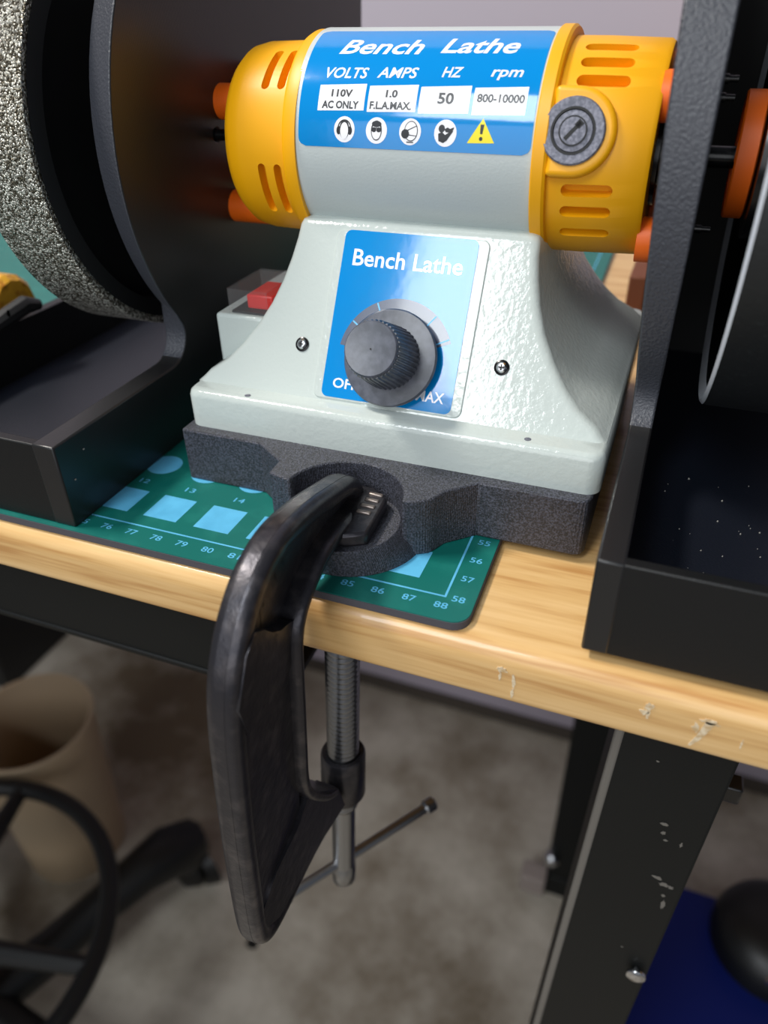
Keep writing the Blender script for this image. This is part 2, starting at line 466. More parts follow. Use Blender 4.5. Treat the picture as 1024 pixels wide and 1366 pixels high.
# ------------------------------------------------------------------ cutting mat
cmat = thing('cutting_mat', 'green cutting mat printed with pale blue numbers on the bench top', 'mat', (-44, 29, -0.3))
def matpoly(e=0.0):
    r = 0.55
    out = [(-92.0, -1.05+e), (0.95-r, -1.05+e)]
    for k in range(7):
        a = math.radians(-90+90*k/6); out.append((0.95-r-e+r*math.cos(a), -1.05+e+r+r*math.sin(a)))
    out += [(-0.2-e, 59.0), (-92.0, 59.0)]
    return out
mb = MB(); mb.prism(matpoly(), 'z', -0.3, -0.03); mb.build('mat_core', 'mat_core', cmat)
mb = MB(); mb.prism(matpoly(0.02), 'z', -0.03, 0.0); sheet = mb.build('mat_surface', 'mat_green', cmat)
flatz = lambda u, v: (u, v, 0.004)
L = 0.035
flat_part('border_line', [(-90, -L), (L, -L), (L, L), (-90, L)], flatz, 'mat_print', cmat)
flat_part('border_line', [(-L, L), (L, L), (L-.9, 58), (-L-.9, 58)], flatz, 'mat_print', cmat)
for n in range(66, 89):
    text_part('numeral', str(n), flatz, n-88-0.22-0.0, n-88+0.2, -0.54, 0.27, 'mat_print', cmat, 0.01, cuts=0)
for n in range(48, 59):
    text_part('numeral', str(n), flatz, 0.22, 0.62, 58-n-0.13, 0.27, 'mat_print', cmat, 0.01, cuts=0)
sq = [(-15.25, 1.3), (-13.25, 1.32), (-11.25, 1.34), (-9.2, 1.36), (-7.15, 1.4), (-5.05, 1.42), (-2.62, 1.6)]
for i, (x, w) in enumerate(sq):
    flat_part('printed_square', [(x, .57), (x+w, .57), (x+w, 1.95), (x, 1.95)], flatz, 'mat_print', cmat)
    text_part('numeral', str(11+i), flatz, x+.5, x+.9, 2.4, 0.27, 'mat_print', cmat, 0.01, cuts=0)
    flat_part('printed_circle', circle(x+.72, 3.78, .68), flatz, 'mat_print', cmat)

# ------------------------------------------------------------------ charcoal mounting plate under the lathe
plate = thing('mounting_plate', 'charcoal printed base plate with clamp recess under the white lathe', 'base plate', (-3.8, 10, 0))
rc, rr = (-3.85, 1.3), 1.93
poly = [(-11.05, 3.3), (-7.86, 3.3), (-6.65, 2.45), (-6.62, 1.65), (-5.80, 1.45)]
for k in range(25):
    a = math.radians(174-168*k/24); poly.append((rc[0]+rr*math.cos(a), rc[1]+rr*math.sin(a)))
poly += [(-1.56, 1.59), (-1.15, 1.82), (-1.01, 2.05), (-0.82, 2.49), (0.05, 3.3), (3.2, 3.3), (3.45, 3.4), (3.55, 3.65), (3.55, 17.6), (-11.05, 17.6)]
mb = MB(); mb.prism(poly, 'z', 0.0, 2.08)
mb.build('plate_body', 'bracket', plate, bevel=0.07, smooth=30)
mb = MB(); mb.loft([[(x, y, z) for x, y in circle(-3.85, c, r, n=56)] for z, c, r in ((0, 2.15, 2.42), (.45, 1.95, 2.2), (.9, 1.55, 1.75))]); mb.build('clamp_pocket', 'bracket', plate, bevel=0.05, smooth=30)

# ------------------------------------------------------------------ bench lathe
YC, ZC = 10.6, 10.79
lathe = thing('bench_lathe', 'white and yellow mini bench lathe with blue stickers on the charcoal plate', 'lathe', (-3.6, YC, 2.08))
# foot
loops = []
for z, g in ((2.08, 0), (3.2, 0), (3.36, .05), (3.46, .17)):
    loops.append([(x, y, z) for x, y in rrect(-10.98+g, 3.72-g, 3.72+g, 17.48-g, .5-g*.5, 6)])
mb = MB(); mb.loft(loops); body = mb.build('foot', 'enamel', lathe, smooth=50)
# flared body; s runs up the slanted front
CA, SA = math.cos(math.radians(30)), math.sin(math.radians(30))
prof = [(-.1, 7.3), (.08, 7.12), (.35, 6.9), (.83, 6.25), (1.44, 5.72), (2.13, 5.26), (2.96, 4.82), (3.79, 4.52), (4.6, 4.32), (5.3, 4.2), (5.75, 4.16), (5.92, 4.08), (6.0, 3.9)]
loops = []
for i, (s, hw) in enumerate(prof):
    z = 3.5+s*CA; y0 = 4.6+s*SA
    if i == len(prof)-1: y0 += .12
    yb = 2*YC-y0
    loops.append([(x, y, z) for x, y in rrect(-3.67-hw, -3.67+hw, y0, yb, 0.28, 5)])
# saddle: close the top up to the motor
mb = MB(); mb.loft(loops); mb.build('pedestal', 'enamel', lathe, smooth=60)
def panel(u, s, h=0.0): return (u, 4.6+s*SA-h*CA, 3.5+s*CA+h*SA)
def panel_prism(poly, h0, h1, name, m, parent, bevel=0.0):
    b_ = MB(); b_.loft([[panel(u, v, h0) for u, v in poly], [panel(u, v, h1) for u, v in poly]])
    return b_.build(name, m, parent, bevel=bevel, smooth=40)
panel_prism(rrect(-6.32, -1.02, .02, 5.72, .25), -0.1, 0.045, 'panel_pad', 'enamel', lathe, bevel=0.04)
st = panel_prism(rrect(-6.0, -1.38, .1, 5.7, .22), 0.03, 0.062, 'control_sticker', 'blue', lathe)
pm = lambda u, v: panel(u, v, 0.066)
pm2 = lambda u, v: panel(u, v, 0.07)
text_part('lettering', 'Bench Lathe', pm, -5.6, -1.78, 4.56, 0.56, 'white', st, 0.014, cuts=0)
text_part('lettering', 'OFF', pm, -5.62, -4.72, 0.44, 0.34, 'white', st, 0.016, cuts=0)
text_part('lettering', 'MAX', pm, -2.62, -1.66, 0.42, 0.36, 'white', st, 0.016, cuts=0)
KC = (-3.60, 1.62)
arc = circle(KC[0], KC[1], 2.0, n=40, a0=22, a1=172)+circle(KC[0], KC[1], 1.42, n=40, a0=172, a1=22)
flat_part('dial_scale', arc, pm, 'dial_grey', st)
for a in (26, 52, 84.0, 116, 146):
    if a == 84.0: continue
    t = math.radians(a); c_, s_ = math.cos(t), math.sin(t); w = .025
    flat_part('scale_tick', [(KC[0]+r*c_-q*s_, KC[1]+r*s_+q*c_) for r, q in ((1.45, -w), (1.98, -w), (1.98, w), (1.45, w))], pm2, 'tick_blue', st)
# knob
def on_panel(b_, c=KC): return b_.xform(lambda v: panel(c[0]+v.x, c[1]+v.y, v.z))
b_ = MB(); b_.rev([(0.05, .5), (.36, .5), (.36, 1.56), (.40, 1.6), (.46, 1.6), (.52, 1.55), (.56, 1.2)], (0, 0), 'z', 72)
knob = on_panel(b_).build('control_knob', 'knob', lathe, smooth=40)
b_ = MB(); n = 40; loops = []
for h, r0 in ((.5, 1.06), (2.14, .93), (2.24, .9)):
    L_ = []
    for k in range(n*4):
        a = 2*math.pi*k/(n*4); q = [0, .045, .045, 0][k % 4]
        L_.append(((r0-.045+q)*math.cos(a), (r0-.045+q)*math.sin(a), h))
    loops.append(L_)
b_.loft(loops); on_panel(b_).build('knob_grip', 'knob', knob, smooth=25)
b_ = MB(); b_.rev([(2.2, .86), (2.33, .86), (2.37, .82), (2.36, .7), (2.33, .2), (2.33, .04)], (0, 0), 'z', 64); on_panel(b_).build('knob_cap', 'knob', knob, smooth=40)
b_ = MB(); b_.rev([(2.325, .03), (2.345, .03)], (0, 0), 'z', 12); on_panel(b_).build('centre_mark', 'black', knob)
# panel screws
for u, s_ in ((-7.0, 1.73), (0.02, 1.84)):
    b_ = MB(); b_.rev([(-.05, .24), (.03, .25), (.05, .2), (.02, .15)], (0, 0), 'z', 24)
    sw = on_panel(b_, (u, s_)).build('panel_screw', 'black_gloss', lathe)
    b_ = MB(); b_.rev([(.0, .17), (.06, .17), (.11, .12), (.12, .04)], (0, 0), 'z', 24)
    on_panel(b_, (u, s_)).build('screw_head', 'chrome', sw)
    b_ = MB(); b_.box(-.1, .1, -.026, .026, .09, .126); b_.box(-.026, .026, -.1, .1, .09, .126)
    on_panel(b_, (u, s_)).build('cross_recess', 'black', sw, smooth=0)
for x, y in ((-8.55, 4.02), (1.3, 4.12)):
    b_ = MB(); b_.rev([(3.40, .11), (3.47, .11)], (x, y), 'z', 14); b_.build('dimple', 'fuse', lathe)
# power switch box on the left
b_ = MB(); b_.box(-10.78, -8.3, 6.05, 11.5, 3.3, 5.5); sbox = b_.build('switch_box', 'enamel', lathe, bevel=0.12)
b_ = MB(); b_.box(-10.2, -8.75, 6.3, 8.6, 5.5, 5.58); b_.build('switch_plate', 'black', sbox)
b_ = MB(); b_.box(-9.75, -8.7, 6.65, 8.3, 5.58, 6.1); b_.build('rocker', 'red', sbox, bevel=0.06)
cv = MB(); x0, x1, y0, y1, z0, z1, t = -10.25, -8.68, 6.2, 8.7, 5.5, 6.42, .06
cv.box(x0, x1, y0, y1, z1-t, z1); cv.box(x0, x1, y0, y0+t, z0, z1-t); cv.box(x0, x1, y1-t, y1, z0, z1-t)
cv.box(x0, x0+t, y0+t, y1-t, z0, z1-t); cv.box(x1-t, x1, y0+t, y1-t, z0, z1-t)
cv.build('switch_cover', 'clear', sbox, smooth=0)

# motor
ax = (YC, ZC)
b_ = MB(); b_.rev([(-7.7, 3.31), (0.12, 3.31)], ax, 'x', 128); motor = b_.build('motor_housing', 'enamel_motor', lathe)
def cyl(u, deg, r=3.31):
    a = math.radians(deg); return (u, YC-r*math.cos(a), ZC+r*math.sin(a))
def wrap(polyf, n, r0, r1, name, m, parent):
    """a thin curved plate on the housing; polyf(i) gives left and right x for step i"""
    lo = []; 
    for i in range(n+1):
        d, xl, xr = polyf(i/n)
        lo.append([cyl(xl, d, r0), cyl(xr, d, r0), cyl(xr, d, r1), cyl(xl, d, r1)])
    q = MB(); q.loft(lo); return q.build(name, m, parent, smooth=30)
def stk(t):
    d = 3.6+(76-3.6)*t; e = min(t, 1-t)*(76-3.6)*math.pi/180*3.31
    c = 0.0 if e > .25 else .25-math.sqrt(max(0, .25**2-(.25-e)**2))
    return d, -7.52+c, 0.0-c
ms = wrap(stk, 60, 3.30, 3.325, 'rating_sticker', 'blue', motor)
DEG = 180/math.pi/3.33
cm = lambda u, v: cyl(u, v*DEG, 3.33)      # v is arc length from the horizontal, cm
cm2 = lambda u, v: cyl(u, v*DEG, 3.334)
cm3 = lambda u, v: cyl(u, v*DEG, 3.337)
A = lambda d: d/DEG
def ct(s, x0, x1, d0, d1, m='white', bold=.016, shear=0.0, mp=None, ref=.729, cuts=4):
    if m == 'ink': bold = .034
    return text_part('lettering', s, mp or cm, x0, x1, A(d0), A(d1)-A(d0), m, ms, bold, shear, cuts, ref)
ct('Bench', -6.55, -3.81, 53.6, 65.2, bold=.02, shear=.3)
ct('Lathe', -3.24, -0.86, 54.6, 66.4, bold=.02, shear=.3)
ct('VOLTS', -6.78, -5.36, 38.4, 44.6, shear=.22)
ct('AMPS', -5.05, -3.75, 38.9, 45.0, shear=.22)
ct('HZ', -2.99, -2.36, 39.7, 45.6, shear=.22)
ct('rpm', -1.5, -.55, 40.4, 46.2, shear=.22)
for xa, xb in ((-6.88, -5.32), (-5.21, -3.64), (-3.55, -1.99), (-1.88, -.3)):
    flat_part('value_box', [(xa, A(21.2)), (xb, A(21.8)), (xb, A(35.3)), (xa, A(34.3))], cm, 'white', ms, sub=6)
ct('110V', -6.46, -5.75, 28.5, 32.2, 'ink', mp=cm2)
ct('AC ONLY', -6.74, -5.5, 22.6, 26.3, 'ink', mp=cm2)
ct('1.0', -4.65, -4.27, 28.7, 32.4, 'ink', mp=cm2)
ct('F.L.A.MAX.', -5.13, -3.78, 22.8, 26.5, 'ink', mp=cm2)
ct('50', -2.98, -2.48, 26.2, 31.6, 'ink', mp=cm2)
ct('800-10000', -1.78, -.36, 27.4, 31.4, 'ink', mp=cm2)
# safety pictograms
def pic(cx, n=30):
    flat_part('pictogram_disc', circle(cx, A(12.4), .35, .37), cm, 'white', ms, sub=6)
def blob(poly, m='ink', mp=None): flat_part('pictogram', poly, mp or cm2, m, ms, sub=3)
def off(cx, pts): return [(cx+x, A(12.4)+y) for x, y in pts]
cx = -5.92; pic(cx)
blob(off(cx, circle(0, .0, .165, .27))); blob(off(cx, circle(0, -.04, .135, .24)), 'white', cm3)
blob(off(cx, circle(-.19, -.03, .075, .12, 14))); blob(off(cx, circle(.19, -.03, .075, .12, 14)))
blob(off(cx, circle(0, .03, .23, .25, 18, 10, 170)+circle(0, .03, .195, .21, 18, 170, 10)))
cx = -4.84; pic(cx)
blob(off(cx, circle(0, .0, .18, .28))); blob(off(cx, circle(0, -.03, .15, .22)), 'white', cm3)
cm4 = lambda u, v: cyl(u, v*DEG, 3.34)
blob(off(cx, circle(-.08, .02, .08, .07, 12)), 'ink', cm4); blob(off(cx, circle(.08, .02, .08, .07, 12)), 'ink', cm4)
blob(off(cx, [(-.17, .05), (.17, .05), (.17, .08), (-.17, .08)]), 'ink', cm4); blob(off(cx, circle(0, .18, .16, .09, 16)), 'ink', cm4)
cx = -3.74; pic(cx)
blob(off(cx, circle(.03, .02, .22, .28))); blob(off(cx, circle(.03, .02, .195, .255)), 'white', cm3)
blob(off(cx, circle(-.15, -.06, .13, .13, 16)), 'ink', cm4); blob(off(cx, [(-.1, -.3), (.12, -.3), (.12, -.27), (-.1, -.27)]), 'ink', cm4)
blob(off(cx, [(-.08, .02), (.22, .16), (.21, .18), (-.09, .05)]), 'ink', cm4); blob(off(cx, [(-.06, -.1), (.2, -.12), (.2, -.1), (-.06, -.07)]), 'ink', cm4)
cx = -2.62; pic(cx)
blob(off(cx, circle(-.12, .12, .1, .11, 16))); blob(off(cx, [(-.22, -.02), (-.1, .03), (.0, -.05), (.22, .1), (.24, .05), (.06, -.2), (-.05, -.27), (-.2, -.22)]))
blob(off(cx, [(-.04, .1), (.06, .16), (.14, .12), (.26, .17), (.25, .1), (.12, .02), (.02, .02)]))
flat_part('warning_triangle', [(-1.93, A(8.2)), (-1.10, A(8.6)), (-1.5, A(19.8))], cm, 'sign_yellow', ms, sub=6)
blob([(-1.55, A(12.6)), (-1.48, A(12.6)), (-1.44, A(17.0)), (-1.56, A(17.0))]); blob(circle(-1.515, A(10.4), .055, .055, 12))

# yellow end caps
def cap_slot(x0, x1, d0, d1, hw, along, r, depth=.42):
    q = MB(); loops = []; n = 30
    length = (x1-x0) if along == 'x' else abs(d1-d0)*math.pi/180*r
    for i in range(n+1):
        t = .5-.5*math.cos(math.pi*i/n); e = min(t, 1-t)*length
        w = hw*max(.12, math.sqrt(max(0, 1-max(0, 1-e/hw)**2)))
        if along == 'x':
            x = x0+(x1-x0)*t; dd = d0+(d1-d0)*t; da = math.degrees(w/r)
            loops.append([cyl2(x, dd-da, r-depth), cyl2(x, dd+da, r-depth), cyl2(x, dd+da, r+.5), cyl2(x, dd-da, r+.5)])
        else:
            x = x0+(x1-x0)*t; dd = d0+(d1-d0)*t
            loops.append([cyl2(x-w, dd, r-depth), cyl2(x+w, dd, r-depth), cyl2(x+w, dd, r+.5), cyl2(x-w, dd, r+.5)])
    q.loft(loops); return q
ZL = 10.66
def cyl2(u, deg, r): 
    a = math.radians(deg); return (u, YC-r*math.cos(a), CZ+r*math.sin(a))
CZ = ZL
b_ = MB(); b_.rev([(-7.64, 3.40), (-8.0, 3.40), (-8.12, 3.34), (-8.16, 3.09), (-9.9, 3.05), (-10.35, 2.95), (-10.6, 2.75), (-10.73, 2.45), (-10.75, 1.0)], (YC, ZL), 'x', 96)
capL = b_.build('left_end_cap', 'yellow', lathe); capL['label'] = 'yellow rounded end cap with curved vents'
for xa, xb, da, db in ((-9.06, -8.98, 36.5, 67), (-8.47, -8.42, 36.5, 67), (-9.12, -9.16, -6, -41), (-8.52, -8.54, -6, -41)):
    cut(capL, cap_slot(xa, xb, da, db, .145, 'd', 3.07))
CZ = 10.74
b_ = MB(); b_.rev([(0.06, 3.40), (.10, 3.43), (.42, 3.43), (.5, 3.36), (.52, 3.13), (1.5, 3.12), (3.25, 3.06), (3.37, 2.98), (3.37, 1.0)], (YC, CZ), 'x', 96)
capR = b_.build('right_end_cap', 'yellow', lathe); capR['label'] = 'yellow end cap with brush holder'
for d0, d1 in ((67.5, 68), (54.6, 55), (42.8, 43), (-12.6, -12.1), (-25, -24.6), (-40.6, -40.2)):
    cut(capR, cap_slot(.95, 2.45, d0, d1, .185, 'x', 3.11))
# brush holder boss and screw cap
ND = math.radians(16.3)
def boss(b_): # local x along the axis, y up round the cap, z outward
    n_ = Vector((0, -math.cos(ND), math.sin(ND))); t_ = Vector((0, math.sin(ND), math.cos(ND)))
    return b_.xform(lambda v: Vector((1.15+v.x, YC, CZ))+t_*v.y+n_*v.z)
dpoly = [(-.68, -1.2)]+[(1.2*math.cos(math.radians(a)), 1.2*math.sin(math.radians(a))) for a in range(-90, 91, 9)]+[(-.68, 1.2)]
b_ = MB(); b_.loft([[(x, y, 2.2) for x, y in dpoly], [(x, y, 3.3) for x, y in dpoly]])
boss(b_).build('brush_boss', 'yellow', capR, bevel=0.16, seg=4)
b_ = MB(); b_.rev([(3.0, .9), (3.37, .9), (3.41, .86), (3.40, .62), (3.325, .6), (3.325, .56), (3.38, .54), (3.39, .40), (3.335, .385), (3.335, .37), (3.42, .36), (3.43, .05)], (0, 0), 'z', 64)
boss(b_).build('brush_screw_cap', 'fuse', capR, smooth=30)
b_ = MB(); b_.rev([(3.3, .63), (3.416, .63), (3.416, .565), (3.3, .565)], (0, 0), 'z', 64, close=False); b_.rev([(3.3, .40), (3.422, .40), (3.422, .37), (3.3, .37)], (0, 0), 'z', 64, close=False)
boss(b_).build('groove_ring', 'black', capR, smooth=30)
b_ = MB(); b_.box(-.3, .3, -.055, .055, 3.3, 3.436); b_.box(.14, .34, -.09, .09, 3.3, 3.436)
b_.xform(lambda v: (v.x*math.cos(.85)-v.y*math.sin(.85), v.x*math.sin(.85)+v.y*math.cos(.85), v.z))
boss(b_).build('screw_slot', 'black', capR, smooth=0)
# shaft through both caps
b_ = MB(); b_.rev([(3.3, 1.5), (3.5, 1.5), (3.5, .9), (3.7, .9), (3.7, .32), (10.2, .32)], (YC, ZC-.1), 'x', 40); b_.build('drive_shaft', 'black_gloss', lathe, smooth=30)
b_ = MB(); b_.rev([(-10.6, .2), (-17.1, .2)], (YC, ZC-.1), 'x', 40); b_.build('drive_shaft', 'black_gloss', lathe, smooth=30)

# ------------------------------------------------------------------ splash trays with guard plates
def guard_outline(c, r):
    out = [(-0.85, 0.0), (-0.85, 3.11), (4.6, 3.11), (5.6, 3.11)]+[(5.95+1.05*math.cos(math.radians(a)), 4.16+1.05*math.sin(math.radians(a))) for a in range(-90, 16, 8)]
    for k in range(29):
        a = math.radians(220-(220-112)*k/28); out.append((c[0]+r*math.cos(a), c[1]+r*math.sin(a)))
    return out + [(25.0, 18.3), (25.0, 0.0)]
def tray(name, label, xin, xout, thick, leanx, base, shield):
    """xin: inner face next to the motor, xout: far side"""
    sgn = 1 if xout > xin else -1
    t = thing(name, label, 'tray', base)
    # inner wall and guard plate are one printed piece, thicker towards the top
    g0, g1 = guard_outline((13.43, 10.65), 8.86), guard_outline((13.3, 10.46), 8.15)
    q = MB(); q.loft([[(xin+leanx*max(0, z-3.1), y, z) for y, z in g0], [(xin+sgn*thick, y, z) for y, z in (g1 if sgn < 0 else g0)]])
    p = q.build('guard_plate', 'black_guard', t, bevel=0.07, smooth=30)
    q = MB(); q.rev([(xin-sgn*3, .34 if sgn > 0 else .22), (xin+sgn*3, .34 if sgn > 0 else .22)], (YC, ZC-.1), 'x', 32); cutlist = q
    p.modifiers.clear(); cut(p, q)
    p.data.materials.append(M['black_fuzzy_lit'])
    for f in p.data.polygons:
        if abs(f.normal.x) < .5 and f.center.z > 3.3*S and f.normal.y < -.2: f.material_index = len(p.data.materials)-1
    b = p.modifiers.new('bevel', 'BEVEL'); b.width = .07*S; b.segments = 2; b.limit_method = 'ANGLE'; b.angle_limit = math.radians(40)
    a, b = sorted((xin+sgn*.02, xout)); e = sgn*.6
    q = MB(); q.box(a, b, -0.83, -0.45, 0.01, 3.09); q.build('front_wall', 'black_tray', t, bevel=0.05)
    q = MB(); q.box(a, b, 24.4, 24.98, 0.01, 3.09); q.build('rear_wall', 'black_tray', t, bevel=0.05)
    q = MB(); c_, d_ = sorted((xout, xout-e)); q.box(c_, d_, -0.83, 24.98, 0.01, 3.1); q.build('side_wall', 'black_tray', t, bevel=0.05)
    q = MB(); q.box(a, b, -0.46, 24.4, 0.01, 0.7); fl = q.build('tray_floor', 'black_print', t)
    if shield:
        q = MB(); q.box(xin+thick-.1, xout, 20.2, 20.8, .6, 18.3); q.build('rear_shield', 'black', t, bevel=.1)
    return t
trayL = tray('splash_tray', 'black printed tray with tall guard plate under the gritty wheel, left of the lathe', -12.97, -23.2, .9, 0.042, (-18, 10, 0), False)
trayR = tray('splash_tray', 'black printed tray with tall guard plate under the smooth black drum, right of the lathe', 4.14, 15.0, .72, -0.045, (9.6, 10, 0), True)
for i in range(46):
    x, y, r = random.uniform(5.2, 9.8), random.uniform(-.2, 8.5), random.uniform(.012, .04)
    q = MB(); q.rev([(.69, r), (.7+r, r*.5)], (x, y), 'z', 6); q.build('dust_speck', 'dust', trayR, smooth=0)
for (x, y, z) in ((-14.9, 1.3, .7), (-12.97, -.3, 1.6), (-12.97, 0.4, 2.4)):
    q = MB(); q.box(x-.03, x+.03, y-.03, y+.03, z, z+.05); q.build('dust_speck', 'dust', trayL, smooth=0)
# latch on the left tray rim
q = MB(); q.tube([(-22.9, 6.6, 3.15), (-22.7, 7.6, 3.45), (-22.5, 8.6, 3.7), (-22.4, 9.3, 3.5)], [.3, .4, .42, .25], 10)
lt = q.build('rim_latch', 'black', trayL)
q = MB(); q.rev([(0, .16), (.12, .12)], (0, 0), 'z', 12); q.xform(lambda v: (-22.25-0*v.z, 7.4-v.z+v.x*.2, 3.75+v.y)); q.build('latch_screw', 'chrome', lt)
# orange spacers between caps and guards
for (y, z) in ((11.15, 11.75), (11.55, 7.95), (13.2, 12.3), (13.2, 8.9)):
    b_ = MB(); b_.rev([(-10.3, .62), (-12.62 if z > 10 else -12.77, .62)], (y, z), 'x', 24); b_.build('spacer', 'orange', lathe, bevel=0.05)
for (y, z) in ((8.9, 12.45), (8.9, 8.5), (12.3, 12.75), (12.3, 8.9)):
    b_ = MB(); b_.rev([(3.3, .68), (3.82, .68)], (y, z), 'x', 24); b_.build('spacer', 'orange', lathe)

# ------------------------------------------------------------------ wheels
wl = thing('grinding_wheel', 'sparkling diamond grit grinding wheel above the left tray', 'wheel', (-16, YC, 3.5))
wax = (YC, 10.78)
b_ = MB(); b_.rev([(-14.95, 6.9), (-14.85, 7.25), (-14.9, 7.29), (-17.45, 7.29), (-17.5, 7.2), (-17.4, 6.9)], wax, 'x', 160, close=False); b_.build('grit_rim', 'grit', wl, smooth=40)
b_ = MB(); b_.rev([(-14.9, 7.0), (-14.86, 6.4), (-15.4, 6.3), (-15.4, 1.2), (-14.7, 1.2), (-14.7, .34), (-17.15, .34), (-17.15, 6.95)], wax, 'x', 96, close=False); b_.build('wheel_hub', 'black', wl)
wr = thing('drum_wheel', 'smooth black drum wheel with silvery worn edge above the right tray', 'wheel', (8, YC, 3.2))
dax = (10.3, 10.76)
b_ = MB(); b_.rev([(6.12, 7.28), (6.2, 7.4), (6.35, 7.42), (10.6, 7.42), (10.7, 7.3)], dax, 'x', 160, close=False); b_.build('drum_skin', 'rubber', wr, smooth=40)
b_ = MB(); b_.rev([(6.28, 6.9), (6.10, 7.26), (6.12, 7.34), (6.19, 7.41)], dax, 'x', 160, close=False); b_.build('worn_edge', 'drum_edge', wr, smooth=40)
b_ = MB(); b_.rev([(6.3, 6.95), (6.9, 6.4), (6.9, 2.4), (6.25, 2.3), (6.25, .34), (10.6, .34), (10.6, 7.3)], dax, 'x', 96, close=False); b_.build('drum_web', 'black_gloss', wr)
b_ = MB(); b_.rev([(5.62, 1.62), (5.6, 1.72), (5.65, 1.78), (6.15, 1.78), (6.2, 1.7), (6.2, .34), (5.62, .34)], (YC, 10.75), 'x', 64, close=False); b_.build('hub_flange', 'orange', wr, smooth=40)
for (y, z, x) in ((9.0, 12.44, 4.5), (9.0, 8.91, 4.6), (9.0, 12.9, 4.5)):
    b_ = MB(); b_.rev([(x+.3, .13), (x+.5, .13), (x+.5, .09), (x+.75, .09)], (y, z), 'x', 14); b_.build('guard_bolt', 'black_gloss', trayR, smooth=30)

# ------------------------------------------------------------------ C clamp
clamp = thing('c_clamp', 'dark steel C clamp holding the charcoal plate to the bench edge', 'clamp', (-4.2, -2, -12))
def cx_(z): return -3.95+.045*(z-.8)
outer = [(2.9, 1.35), (2.55, 1.95), (1.9, 2.38), (0.9, 2.66), (-0.3, 3.0), (-1.4, 3.24), (-2.4, 3.36), (-3.3, 3.22), (-4.1, 2.86), (-4.8, 2.25), (-5.4, 1.4), (-5.8, .4), (-6.02, -.9), (-6.12, -2.5), (-6.2, -4.5), (-6.24, -6.5), (-6.24, -8.5), (-6.22, -10.3), (-6.05, -11.4), (-5.65, -12.05), (-5.0, -12.35), (-4.0, -12.4), (-2.8, -12.35), (-1.6, -12.4), (-.4, -12.7), (.4, -13.0)]
inner = [(1.3, .98), (.4, 1.12), (-.6, 1.05), (-1.3, .86), (-1.95, .5), (-2.4, .08), (-2.6, -.6), (-2.62, -1.5), (-2.62, -3.0), (-2.65, -5.0), (-2.68, -6.6), (-2.55, -7.5), (-2.1, -8.5), (-1.5, -9.4), (-.9, -10.2), (-.3, -10.7)]
fr = MB()
def sect(off, hw, thick, n=20, e=.72):
    out = []
    for k in range(n):
        c, s_ = math.cos(2*math.pi*k/n), math.sin(2*math.pi*k/n)
        out.append((off+hw*math.copysign(abs(c)**e, c), thick*.5+thick*.5*math.copysign(abs(s_)**e, s_)))
    return out
def sweep(path, thick, hw, inward, off=0.0):
    """flange: rounded strip hw each side, thick across, lying inside the outline"""
    m = len(path); loops = []
    for i in range(m):
        a = Vector(path[max(i-1, 0)]); b = Vector(path[min(i+1, m-1)]); t = (b-a).normalized()
        nrm = Vector((-t.y, t.x))*inward
        p = Vector(path[i]); L_ = []
        for u, w in sect(off, hw, thick):
            q = p+nrm*w
            L_.append((cx_(q.y)+u, q.x, q.y))
        loops.append(L_)
    fr.loft(loops)
def smooth_path(p, k=2):
    for _ in range(k):
        q = [p[0]]
        for i in range(len(p)-1):
            a, b = Vector(p[i]), Vector(p[i+1]); q += [tuple(a*.75+b*.25), tuple(a*.25+b*.75)]
        q.append(p[-1]); p = q
    return p
so, si = smooth_path(outer), smooth_path(inner)
so = [(y-.12*min(1, max(0, -1-y)), z-.75*min(1, max(0, -9.5-z))) for y, z in so]
sweep(so, .74, .5, 1, -.24)
sweep(si, .42, .56, -1, .02)
web = [(p[0], p[1]) for p in so]+[(p[0], p[1]) for p in reversed(si)]
# shrink the web a little inside the flanges
ww = MB(); ww.loft([[(cx_(z)+dx, y, z) for y, z in web] for dx in (-.42, -.08)]); fr.add(ww.v, ww.f)
# solid knee, spine cheeks and lower arm
def cheek(poly, hw, off=-.14, hb=None):
    q = MB(); q.loft([[(cx_(z)+off+sg*(hw if hb is None else hw+(hb-hw)*(y+6)/6), y, z) for y, z in poly] for sg in (-1, 1)]); fr.add(q.v, q.f)
cheek([(-5.3, 1.2), (-4.8, 1.6), (-4.35, 1.3), (-3.95, .85), (-3.5, .52), (-3.0, .36), (-2.65, .2), (-2.75, -.6), (-2.85, -1.2), (-3.6, -1.5), (-5.6, -1.5), (-5.9, -.2)], .44)
cheek([(-5.95, -1), (-2.8, -1), (-2.9, -9.4), (-5.9, -10.6)], .34)
cheek([(-6.0, -10.4), (-4.9, -9.4), (-3.4, -9.0), (-2.5, -8.2), (-.3, -10.8), (.3, -12.7), (-1.6, -12.3), (-5.0, -12.2), (-5.7, -11.6)], .34, -.1, .62)
frame = fr.build('frame', 'dark_metal', clamp, smooth=75)
# raised marks cast on the web of the arm
for s_, y0, z0, hh in (('A', -3.9, .85, 1.0), ('n', -2.9, 1.75, .6)):
    text_part('cast_mark', s_, lambda u, v, y0=y0, z0=z0: (cx_(z0+u*.5+v)-.065, y0+u*.85-v*.25, z0+u*.55+v), 0, .75, 0, hh, 'dark_metal', frame, .03, cuts=0)
